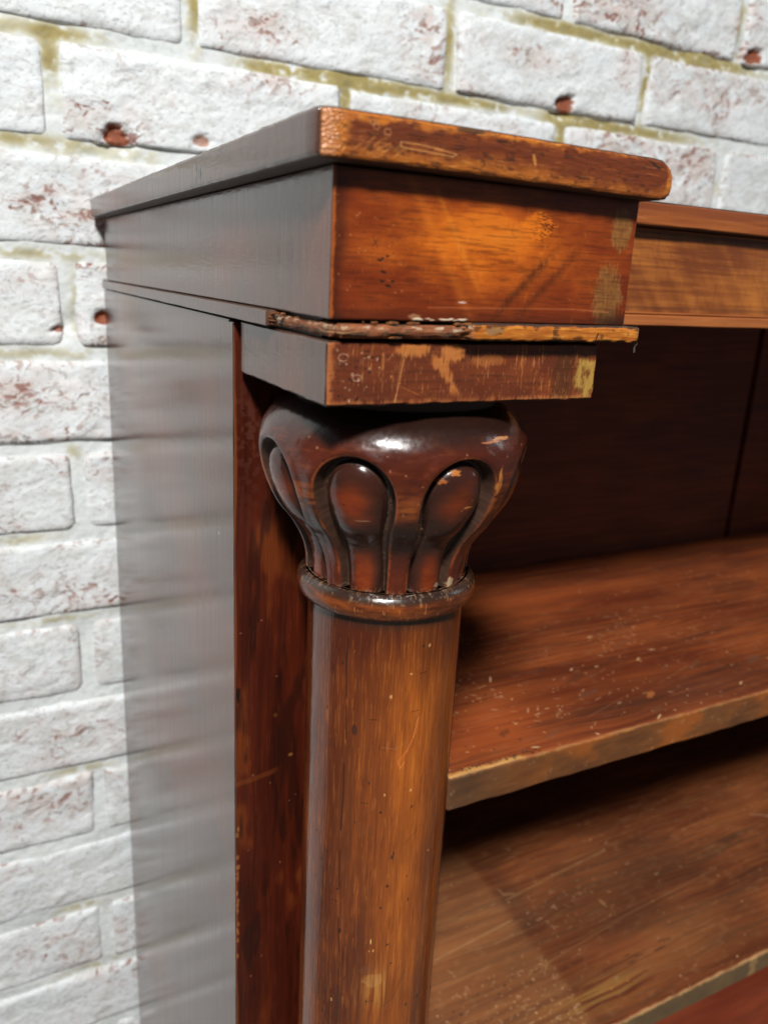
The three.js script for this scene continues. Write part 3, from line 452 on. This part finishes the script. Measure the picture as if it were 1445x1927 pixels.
const shelfEdgeS = new Surface(0.13, -0.36, 0.80, -0.318, 2600, (x, y) => {
  const b = fbm(x * 45, y * 60, 4, 200), g = fbm(x * 60, y * 500, 3, 201), f = fbm(x * 260, y * 260, 3, 202);
  let c = mix([92, 54, 28], [146, 88, 38], clamp(b * 0.9 + (g - 0.5) * 0.6)); c = mix(c, [172, 92, 30], ss(0.5, 0.66, fbm(x * 24, y * 50, 3, 203)) * 0.75 * ss(0.18, 0.26, x)); c = mix(c, [74, 58, 46], (1 - ss(0.15, 0.19, x)) * 0.4 + ss(0.6, 0.8, b) * 0.2);
  c = mix(c, [186, 134, 70], (1 - ss(0.0006, 0.0026, -0.3247 - y + (f - 0.5) * 0.003)) * 0.6); c = mix(c, [190, 160, 130], ss(0.74, 0.8, f) * 0.3);
  return [c, 0.5 + 0.2 * f, clamp(0.5 + (f - 0.5) * 0.4)];
});
const shelfEdgeM = shelfEdgeS.material({ bump: 0.0006 });
const shelfEdge2M = new Surface(0.13, -0.64, 0.86, -0.60, 1500, (x, y) => {
  const b = fbm(x * 45, y * 60, 4, 210), f = fbm(x * 200, y * 260, 3, 211);
  let c = mix([96, 76, 52], [134, 106, 70], b); c = mix(c, [190, 150, 96], (1 - ss(0.0008, 0.003, -0.6083 - y + (f - 0.5) * 0.003)) * 0.8 + (1 - ss(0.003, 0.006, Math.abs(x - 0.487 + (f - 0.5) * 0.006))) * 0.6);
  return [c, 0.6, clamp(0.5 + (f - 0.5) * 0.4)];
}).material({ bump: 0.0006 });
// inside: dark red-brown boards
const insideM = new Surface(0.12, -0.90, 0.90, 0.0, 1000, (x, y) => {
  const g = fbm(x * 20, y * 300, 4, 220), b = fbm(x * 12, y * 20, 4, 221); let c = mix([84, 38, 22], [132, 66, 38], clamp(b + (g - 0.5) * 1.2));
  return [c, 0.5 + 0.15 * b, clamp(0.5 + (g - 0.5) * 0.4)];
}).material({ bump: 0.0006 });
const redM = new Surface(0.12, -0.43, 0.82, -0.116, 1200, (x, z) => { const { c, b, g, f } = shelfTop(x, z, 230, true); return [mix(c, [150, 60, 36], 0.6), 0.5 + 0.2 * b, clamp(0.5 + (g - 0.5) * 0.3 + (f - 0.5) * 0.2)]; }).material({ bump: 0.0006 });
const darkM = new THREE.MeshPhysicalMaterial({ color: new THREE.Color(0.05, 0.022, 0.012), roughness: 0.55 });

const underM = new THREE.MeshPhysicalMaterial({ color: new THREE.Color(0.045, 0.022, 0.012), roughness: 0.6 });   // shade under the boards put into a darker wood colour
// ------------------------------------------------------------ the bookcase
const XR = 1.25, FLOOR = -1.26;
const bookcase = thing('bookcase', 'dark mahogany open bookcase with a carved column, standing against the white brick wall', 'bookcase');
mesh('top_board', wornBox(-0.0085, 0.1285, -0.0010, 0.0126, -0.436, 0.0075, { r: 0.0016, step: 0.004, wear: 0.25, warp: 0.00004, shape: (p) => {
  const X1 = 0.1285, Y1 = 0.0126, Yb = -0.0010, Rt = 0.0082, Rb = 0.0045;                // the outer end is rounded off in front view
  const dx = p[0] - (X1 - Rt), dy = p[1] - (Y1 - Rt); if (dx > 0 && dy > 0) { const k = Math.max(dx, dy) / Math.hypot(dx, dy); p[0] = X1 - Rt + dx * k; p[1] = Y1 - Rt + dy * k; }
  const ex = p[0] - (X1 - Rb), ey = (Yb + Rb) - p[1]; if (ex > 0 && ey > 0) { const k = Math.max(ex, ey) / Math.hypot(ex, ey); p[0] = X1 - Rb + ex * k; p[1] = Yb + Rb - ey * k; }
  p[1] -= 0.0009 * ss(0.02, 0.128, p[0]) * (p[2] > -0.05 ? 1 : 0.5);
  const fx = (-0.0085 + 0.005) - p[0], fz = p[2] - (0.0075 - 0.005); if (fx > 0 && fz > 0) { const k = Math.max(fx, fz) / Math.hypot(fx, fz); p[0] = -0.0035 - fx * k; p[2] = 0.0025 + fz * k; }
} }), faces(boardM, blockSideM, underM), bookcase, 'worn projecting end of the top board with a rounded corner');
mesh('top_board', wornBox(0.1287, XR, 0.0012, 0.0141, -0.436, -0.1152, { r: 0.0016, step: 0.012, wear: 0.5 }), faces(midM, darkM, underM), bookcase, 'recessed middle length of the top board');
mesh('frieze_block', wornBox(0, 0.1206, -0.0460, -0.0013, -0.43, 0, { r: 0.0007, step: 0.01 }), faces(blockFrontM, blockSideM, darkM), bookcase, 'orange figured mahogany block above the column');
mesh('frieze', wornBox(0.1208, XR, -0.0462, 0.001, -0.150, -0.123, { r: 0.0006, step: 0.03 }), faces(midM, darkM, darkM), bookcase, 'recessed plain frieze board');
mesh('ceiling_board', new THREE.BoxGeometry(XR - 0.121, 0.012, 0.284).translate((XR + 0.121) / 2, -0.0385, -0.292), darkM, bookcase);
// moulding: side length, intact front length, broken stretch between them, recessed length
mesh('moulding', wornBox(-0.0034, 0.004, -0.0518, -0.0461, -0.432, -0.0492, { r: 0.0005, step: 0.01, wear: 0.6 }), faces(blockSideM, blockSideM, darkM), bookcase, 'grey side length of the thin moulding, broken off near the corner');
mesh('moulding', wornBox(0.049, 0.1241, -0.0517, -0.0460, -0.06, 0.0052, { r: 0.0009, step: 0.0015, wear: 0.8, warp: 0.00015 }), faces(stripM, stripM, underM), bookcase, 'honey coloured front length of the thin moulding');
mesh('moulding', wornBox(0.121, XR, -0.0527, -0.0464, -0.150, -0.119, { r: 0.0009, step: 0.02, wear: 0.5 }), faces(midM, darkM, midM), bookcase, 'recessed middle length of the thin moulding');
{
  const rough = (amp, s) => (p) => { const n = fbm(p[0] * 420 + p[2] * 300, p[1] * 420 + p[2] * 130, 4, s) - 0.5, k = fbm(p[0] * 130, p[2] * 150, 3, s + 5) - 0.5; p[2] += (n * 0.7 + k) * amp; p[0] -= (n * 0.6 - k) * amp * 0.7; p[1] += (k * 0.5 + n * 0.15) * amp * 0.6; };
  mesh('broken_edge', wornBox(0.0025, 0.05, -0.0515, -0.0472, -0.03, 0.0024, { r: 0.0012, step: 0.0009, wear: 0.8, shape: rough(0.0011, 240) }), faces(stripM, stripM, stripM), bookcase, 'torn bare wood where the front moulding has broken away');
  mesh('broken_edge', wornBox(0.0004, 0.012, -0.0515, -0.0474, -0.052, -0.0005, { r: 0.001, step: 0.0012, wear: 0.8, shape: rough(0.0018, 250) }), faces(stripM, stripM, stripM), bookcase, 'torn dark wood where the side moulding has broken away');
  mesh('core_board', new THREE.BoxGeometry(0.108, 0.0066, 0.4).translate(0.058, -0.0495, -0.215), darkM, bookcase);
  // splinters and glue crumbs along the break
  for (let i = 0; i < 12; i++) {
    const onSide = i > 6, L = 0.003 + rnd() * 0.006, g = new THREE.ConeGeometry(0.0005 + rnd() * 0.0005, L, 5, 3), a = g.attributes.position;
    for (let k = 0; k < a.count; k++) { const f = (vn(a.getX(k) * 4000 + i * 7, a.getY(k) * 900, 261) - 0.5) * 0.0006; a.setXYZ(k, a.getX(k) + f, a.getY(k), a.getZ(k) * 0.6 + f); }
    g.computeVertexNormals(); const m = mesh('splinter', g, stripM, bookcase);
    if (onSide) { m.rotation.x = Math.PI / 2; m.position.set(-0.0024 + rnd() * 0.002, -0.0467 - rnd() * 0.0045, -0.0485 + L * 0.35); } else { m.rotation.z = Math.PI / 2 + (rnd() - 0.5) * 0.3; m.position.set(0.0495 - L * 0.4, -0.0465 - rnd() * 0.0048, 0.0028 + rnd() * 0.0018); }
  }
  for (let i = 0; i < 15; i++) {
    const onSide = i < 5, g = new THREE.IcosahedronGeometry(0.0003 + rnd() * 0.0006, 1), a = g.attributes.position;
    for (let k = 0; k < a.count; k++) { const f = 0.7 + 0.6 * vn(a.getX(k) * 2500 + i * 9, a.getY(k) * 2500 + a.getZ(k) * 1700, 260); a.setXYZ(k, a.getX(k) * f * (1.2 + (i % 4) * 0.7), a.getY(k) * f * 0.6, a.getZ(k) * f); }
    g.computeVertexNormals(); const m = mesh('splinter', g, stripM, bookcase);
    if (onSide) m.position.set(-0.0008, -0.0468 - rnd() * 0.001, -0.05 + rnd() * 0.045); else m.position.set(0.003 + rnd() * 0.046, rnd() < 0.7 ? -0.0466 : -0.0512, 0.0012);
  }
}
mesh('capital_block', wornBox(-0.0002, 0.1100, -0.0735, -0.0527, -0.0905, -0.0005, { r: 0.0009, step: 0.003, wear: 0.7 }), faces(abacusM, blockSideM, darkM), bookcase, 'scratched square block on top of the carved capital');
// carcass
mesh('side_panel', wornBox(-0.0021, 0.02, FLOOR + 0.09, -0.0524, -0.432, -0.1, { r: 0.0008, step: 0.05 }), faces(sidePanelM, sidePanelM, darkM), bookcase, 'hazy polished left side panel mirroring the brick joints');
mesh('pilaster', wornBox(-0.0023, 0.1222, FLOOR + 0.09, -0.0531, -0.112, -0.0936, { r: 0.0009, step: 0.008, wear: 0.6 }), faces(pilasterM, sidePanelM, darkM), bookcase, 'dark red flat board behind the column');
mesh('inner_panel', wornBox(0.1, 0.1386, FLOOR + 0.09, -0.047, -0.425, -0.1205, { r: 0.0008, step: 0.05 }), faces(insideM, insideM, darkM), bookcase);
mesh('side_panel', wornBox(XR - 0.03, XR, FLOOR + 0.09, -0.0535, -0.432, -0.12, { r: 0.001, step: 0.1 }), darkM, bookcase);
mesh('base', wornBox(-0.006, XR + 0.004, FLOOR, FLOOR + 0.089, -0.434, 0.004, { r: 0.003, step: 0.1 }), darkM, bookcase);
[[0.12, 0.7265], [0.7355, XR - 0.02]].forEach(([a, b]) => mesh('back_board', wornBox(a, b, FLOOR + 0.09, -0.03, -0.43, -0.4162, { r: 0.0012, step: 0.1 }), faces(insideM, insideM, insideM), bookcase));
mesh('back_rail', new THREE.BoxGeometry(0.06, 1.1, 0.004).translate(0.732, -0.62, -0.4325), darkM, bookcase);
const shelf = (y, t, edge, top, label) => mesh('shelf', wornBox(0.1392, XR - 0.031, y - t, y, -0.4158, -0.1178, { r: 0.0028, step: 0.012, wear: 0.35 }), [edge, edge, top, insideM, edge, edge], bookcase, label);
shelf(-0.3247, 0.0253, shelfEdgeM, shelf1M, 'upper shelf, reddish and speckled with scratches');
shelf(-0.6083, 0.0223, shelfEdge2M, shelf2M, 'second shelf, brown with a curved stain and dust');
shelf(-0.89, 0.0223, shelfEdge2M, redM, 'lowest shelf, dark red');

// ------------------------------------------------------------ column
const column = new THREE.Group(); column.name = 'column'; column.position.set(0.0513, 0, -0.0496); bookcase.add(column);
const FACE0 = -28.4 * Math.PI / 180;                              // where the middle of the painted shaft points
function turned(profile, n, circ) {                               // surface of revolution, uv = (arc, height); seam at the back
  const pos = [], uv = [], idx = [];
  profile.forEach(([r, y]) => { for (let i = 0; i <= n; i++) { const a = FACE0 + (i / n - 0.5) * Math.PI * 2; pos.push(Math.sin(a) * r, y, Math.cos(a) * r); uv.push(i / n * circ, y); } });
  for (let j = 0; j + 1 < profile.length; j++) for (let i = 0; i < n; i++) { const a = j * (n + 1) + i, b = a + 1, c = a + n + 1, d = c + 1; idx.push(a, c, b, b, c, d); }
  const g = new THREE.BufferGeometry(); g.setAttribute('position', new THREE.Float32BufferAttribute(pos, 3)); g.setAttribute('uv', new THREE.Float32BufferAttribute(uv, 2)); g.setIndex(idx); g.computeVertexNormals();
  const N = g.attributes.normal; for (let j = 0; j < profile.length; j++) { const a = j * (n + 1), b = a + n; const v = [0, 1, 2].map((k) => (N.array[a * 3 + k] + N.array[b * 3 + k]) / 2); N.setXYZ(a, ...v); N.setXYZ(b, ...v); }
  return g;
}
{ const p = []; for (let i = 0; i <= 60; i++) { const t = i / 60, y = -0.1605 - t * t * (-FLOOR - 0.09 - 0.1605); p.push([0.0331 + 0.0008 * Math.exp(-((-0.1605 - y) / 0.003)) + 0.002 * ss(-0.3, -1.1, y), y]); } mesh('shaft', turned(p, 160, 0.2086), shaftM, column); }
// capital: a bulging vase carved with eight tongues
const PROF = [[-0.0778, 0.0392], [-0.0795, 0.0436], [-0.083, 0.0486], [-0.088, 0.0523], [-0.093, 0.0539], [-0.098, 0.0541], [-0.104, 0.0534], [-0.1105, 0.0517], [-0.117, 0.0490], [-0.123, 0.0457], [-0.128, 0.0418], [-0.133, 0.0385], [-0.139, 0.0358], [-0.145, 0.0346], [-0.1505, 0.0342]];
const capCurve = new THREE.CatmullRomCurve3(PROF.map(([y, r]) => new THREE.Vector3(r, y, 0)), false, 'centripetal');
const CAPN = 300, capPts = capCurve.getSpacedPoints(CAPN), TONGUE0 = 1.8 * Math.PI / 180;
function carve(a, y, r) {                                          // depth below the turned surface and what the spot belongs to
  let k = (a - TONGUE0) / (Math.PI / 4); k -= Math.round(k); const rr = Math.min(r, 0.0535), u = Math.abs(k) * Math.PI / 4 * rr;
  const yc = -0.1085, R = 0.0158, stem = 0.0098 * clamp(r / 0.0355, 0.95, 1.06);
  const wa = y >= yc ? R * Math.sqrt(Math.max(0, 1 - ((y - yc) / R) ** 2)) : lerp(stem, R, 0.5 + 0.5 * Math.cos(Math.PI * clamp((yc - y) / 0.0275)));
  const dOut = y >= yc ? Math.hypot(u, y - yc) - R : (u - wa) * 0.86;
  const tc = -0.1095, hw = 0.0127, ht = 0.0150, ts = 0.0079;
  const tw = lerp(ts, hw, 0.5 + 0.5 * Math.cos(Math.PI * clamp((tc - y) / 0.025)));
  const q = y >= tc ? Math.hypot(u / hw, (y - tc) / ht) : u / tw;
  const stemness = ss(-0.118, -0.134, y), floor = lerp(0.0062, 0.0044, stemness), crest = lerp(0.0006, 0.0010, stemness) + 0.0009 * gauss(y, 0, -0.131, 0, 0.010, 1);
  const inside = 1 - ss(-0.0008, 0.0001, dOut);
  let d = floor; if (q < 1) d = crest + (floor - crest) * (1 - Math.sqrt(1 - Math.min(1, q) ** 2)) * 0.96;
  const lip = (0.0005 * (1 - ss(0, 0.0012, dOut)) - 0.0002 * ss(0, 0.0016, dOut) * (1 - ss(0.002, 0.0055, dOut))) * (1 - inside);   // a slightly rolled rim
  return { d: d * inside + lip, dOut, q, inside, stemness, u, k };
}
const capS = new Surface(0, 0, 1, 1, 1, () => [[0, 0, 0], 0, 0]);
{ // paint it on an angle x arc-length grid
  const W = 2048, H = 480; Object.assign(capS, { W, H, u0: 0, v0: 0, u1: 1, v1: 1, D: new Float32Array(W * H * 5) });
  for (let j = 0, n = 0; j < H; j++) { const P = capPts[Math.round(j / (H - 1) * CAPN)]; for (let i = 0; i < W; i++, n += 5) {
    const a = FACE0 + ((i + 0.5) / W - 0.5) * Math.PI * 2, y = P.y, r = P.x, s = (i / W) * 0.31, C = carve(a, y, r);
    const g = fbm(s * 160, y * 700, 4, 270), b = fbm(s * 70, y * 90, 4, 271), f = fbm(s * 1100, y * 1100, 3, 272);
    let c = mix([56, 21, 12], [96, 37, 18], clamp(b * 1.1 + (g - 0.5) * 0.4));
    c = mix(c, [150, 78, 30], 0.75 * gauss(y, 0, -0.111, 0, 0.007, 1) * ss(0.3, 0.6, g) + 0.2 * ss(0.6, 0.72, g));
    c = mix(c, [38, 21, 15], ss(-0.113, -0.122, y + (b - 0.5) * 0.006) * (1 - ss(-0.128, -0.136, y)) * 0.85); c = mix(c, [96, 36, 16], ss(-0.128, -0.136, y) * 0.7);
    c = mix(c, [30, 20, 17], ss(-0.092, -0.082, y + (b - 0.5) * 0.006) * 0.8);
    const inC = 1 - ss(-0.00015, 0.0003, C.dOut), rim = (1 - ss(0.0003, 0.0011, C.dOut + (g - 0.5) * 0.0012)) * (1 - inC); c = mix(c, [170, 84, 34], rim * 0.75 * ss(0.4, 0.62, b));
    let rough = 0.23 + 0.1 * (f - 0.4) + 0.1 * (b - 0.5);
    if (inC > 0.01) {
      let t = mix([56, 33, 24], [84, 60, 46], f);                 // grime in the grooves, with occlusion-like shade painted into the colour
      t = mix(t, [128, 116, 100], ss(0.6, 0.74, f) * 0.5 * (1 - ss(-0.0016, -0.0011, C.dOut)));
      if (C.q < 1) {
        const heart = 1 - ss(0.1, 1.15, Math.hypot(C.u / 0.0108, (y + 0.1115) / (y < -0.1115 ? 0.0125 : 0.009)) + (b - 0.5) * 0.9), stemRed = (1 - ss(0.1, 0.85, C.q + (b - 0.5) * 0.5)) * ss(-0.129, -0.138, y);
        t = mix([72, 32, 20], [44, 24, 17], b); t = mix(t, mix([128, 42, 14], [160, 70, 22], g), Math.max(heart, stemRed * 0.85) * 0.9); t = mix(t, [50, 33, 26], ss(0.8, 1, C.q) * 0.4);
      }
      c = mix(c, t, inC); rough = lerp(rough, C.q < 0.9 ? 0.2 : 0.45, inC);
    }
    c = mix(c, [150, 136, 116], ss(-0.1472, -0.1495, y + (f - 0.5) * 0.004) * ss(0.45, 0.7, f) * 0.5);
    capS.D.set([...c, rough, clamp(0.5 + (f - 0.5) * (C.dOut < -0.0012 && C.q > 0.95 ? 0.7 : 0.05) + (g - 0.5) * 0.05)], n);
  } }
  const at = (deg, y) => { const t = (y - capPts[0].y) / (capPts[CAPN].y - capPts[0].y); let best = 0; capPts.forEach((p, i) => { if (Math.abs(p.y - y) < Math.abs(capPts[best].y - y)) best = i; }); return [((deg * Math.PI / 180 - FACE0) / (Math.PI * 2) + 0.5), best / CAPN]; };
  const S = capS, mk = (deg, y, rd, ry, col, al) => { const [u, v] = at(deg, y); S.dab(u, v, rd / 360, ry / 0.085, col, al, 0, 0.1, 0, 0.7); };
  mk(22, -0.0868, 8, 0.0008, [206, 140, 84], 0.9); mk(14, -0.0875, 7, 0.0005, [196, 124, 72], 0.8); mk(-2, -0.098, 3, 0.0012, [206, 126, 50], 0.8); mk(-8, -0.101, 3, 0.0014, [190, 104, 40], 0.7); mk(20, -0.103, 1.6, 0.006, [204, 126, 56], 0.85); mk(19, -0.1, 1.2, 0.003, [214, 140, 66], 0.8);
  mk(6, -0.1118, 3, 0.0006, [220, 140, 60], 0.9); mk(-40, -0.1175, 4, 0.0004, [190, 150, 120], 0.7); mk(20, -0.148, 3, 0.003, [196, 178, 140], 0.8); mk(10, -0.1485, 3, 0.0012, [176, 164, 140], 0.8);
  for (let i = 0; i < 90; i++) mk(-110 + rnd() * 170, -0.085 - rnd() * 0.06, 0.25 + rnd() * 0.5, 0.0003 + rnd() * 0.0004, rnd() < 0.5 ? [196, 150, 110] : [30, 20, 16], 0.5);
}
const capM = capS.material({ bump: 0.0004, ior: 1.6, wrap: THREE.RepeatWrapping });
{
  const NA = 1152, pos = [], uv = [], idx = [];
  for (let j = 0; j <= CAPN; j++) {
    const P = capPts[j], T = capPts[Math.min(CAPN, j + 1)].clone().sub(capPts[Math.max(0, j - 1)]).normalize(), nr = -T.y, ny = T.x;   // outward normal of the profile
    for (let i = 0; i <= NA; i++) {
      const a = FACE0 + (i / NA - 0.5) * Math.PI * 2, C = carve(a, P.y, P.x), hand = (fbm(i / NA * 46, P.y * 200, 3, 280) - 0.5) * 0.0004;
      const r = P.x - (C.d - hand) * nr, y = P.y - (C.d - hand) * ny * 0.6; pos.push(Math.sin(a) * r, y, Math.cos(a) * r); uv.push(i / NA, j / CAPN);
    }
  }
  for (let j = 0; j < CAPN; j++) for (let i = 0; i < NA; i++) { const a = j * (NA + 1) + i, c = a + NA + 1; idx.push(a, c, a + 1, a + 1, c, c + 1); }
  const g = new THREE.BufferGeometry(); g.setAttribute('position', new THREE.Float32BufferAttribute(pos, 3)); g.setAttribute('uv', new THREE.Float32BufferAttribute(uv, 2)); g.setIndex(idx); g.computeVertexNormals();
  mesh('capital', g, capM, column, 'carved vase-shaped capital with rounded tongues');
}
mesh('neck', turned([[0.001, -0.0737], [0.0398, -0.0737], [0.0402, -0.0745], [0.0402, -0.078], [0.0395, -0.0786], [0.001, -0.0786]], 96, 0.25), darkM, column);
const ringM = new Surface(0, -0.165, 0.24, -0.145, 4500, (u, y) => {
  const g = fbm(u * 200, y * 900, 4, 290), b = fbm(u * 80, y * 200, 4, 291), f = fbm(u * 900, y * 900, 3, 292);
  let c = mix([64, 28, 15], [158, 80, 28], clamp(0.05 + b * 0.8 + (g - 0.5) * 0.9)); c = mix(c, mix([44, 31, 25], [112, 100, 86], ss(0.6, 0.8, f)), ss(-0.1545, -0.152, y + (b - 0.5) * 0.002) * 0.85);
  c = mix(c, [224, 170, 110], ss(0.72, 0.8, fbm(u * 1300, y * 300, 2, 293)) * 0.35); return [c, 0.2 + 0.1 * f, clamp(0.5 + (g - 0.5) * 0.3 + (f - 0.5) * 0.2)];
}).material({ bump: 0.0003, ior: 1.6 });
{ const p = [[0.033, -0.1502], [0.0346, -0.1502]]; for (let i = 0; i <= 20; i++) { const t = Math.PI * (0.5 - i / 20 * 1.0); p.push([0.0338 + 0.0042 * Math.cos(t) ** 0.85, -0.1558 + 0.0056 * Math.sin(t)]); } p.push([0.033, -0.1616]); mesh('ring', turned(p, 160, 0.24), ringM, column, 'rounded ring between the capital and the shaft'); }

// ------------------------------------------------------------ small loose thing: a loop of lint on the moulding's end
{
  const g = new THREE.TubeGeometry(new THREE.CatmullRomCurve3([[0.1236, -0.0519, 0.003], [0.1242, -0.0532, 0.0032], [0.1236, -0.0545, 0.0034], [0.1243, -0.0556, 0.003], [0.1249, -0.0545, 0.0028], [0.1243, -0.0533, 0.003], [0.1250, -0.0526, 0.0032], [0.1246, -0.0516, 0.0036]].map((p) => new THREE.Vector3(...p))), 60, 0.00009, 5);
  const m = mesh('lint_thread', g, new THREE.MeshStandardMaterial({ color: 0x6d655c, roughness: 1 }), scene, 'tiny grey loop of lint hanging from the right end of the honey coloured moulding'); m.userData.category = 'lint';
}
// the floor the bookcase stands on, below the picture
{ const g = new THREE.BoxGeometry(4, 0.05, 3).translate(0.5, FLOOR - 0.0255, 0.9); const m = mesh('floor', g, new THREE.MeshStandardMaterial({ color: new THREE.Color(0.16, 0.14, 0.12), roughness: 0.8 }), scene); m.userData = { kind: 'structure', label: 'grey floor under the bookcase' }; }

renderer.render(scene, camera);
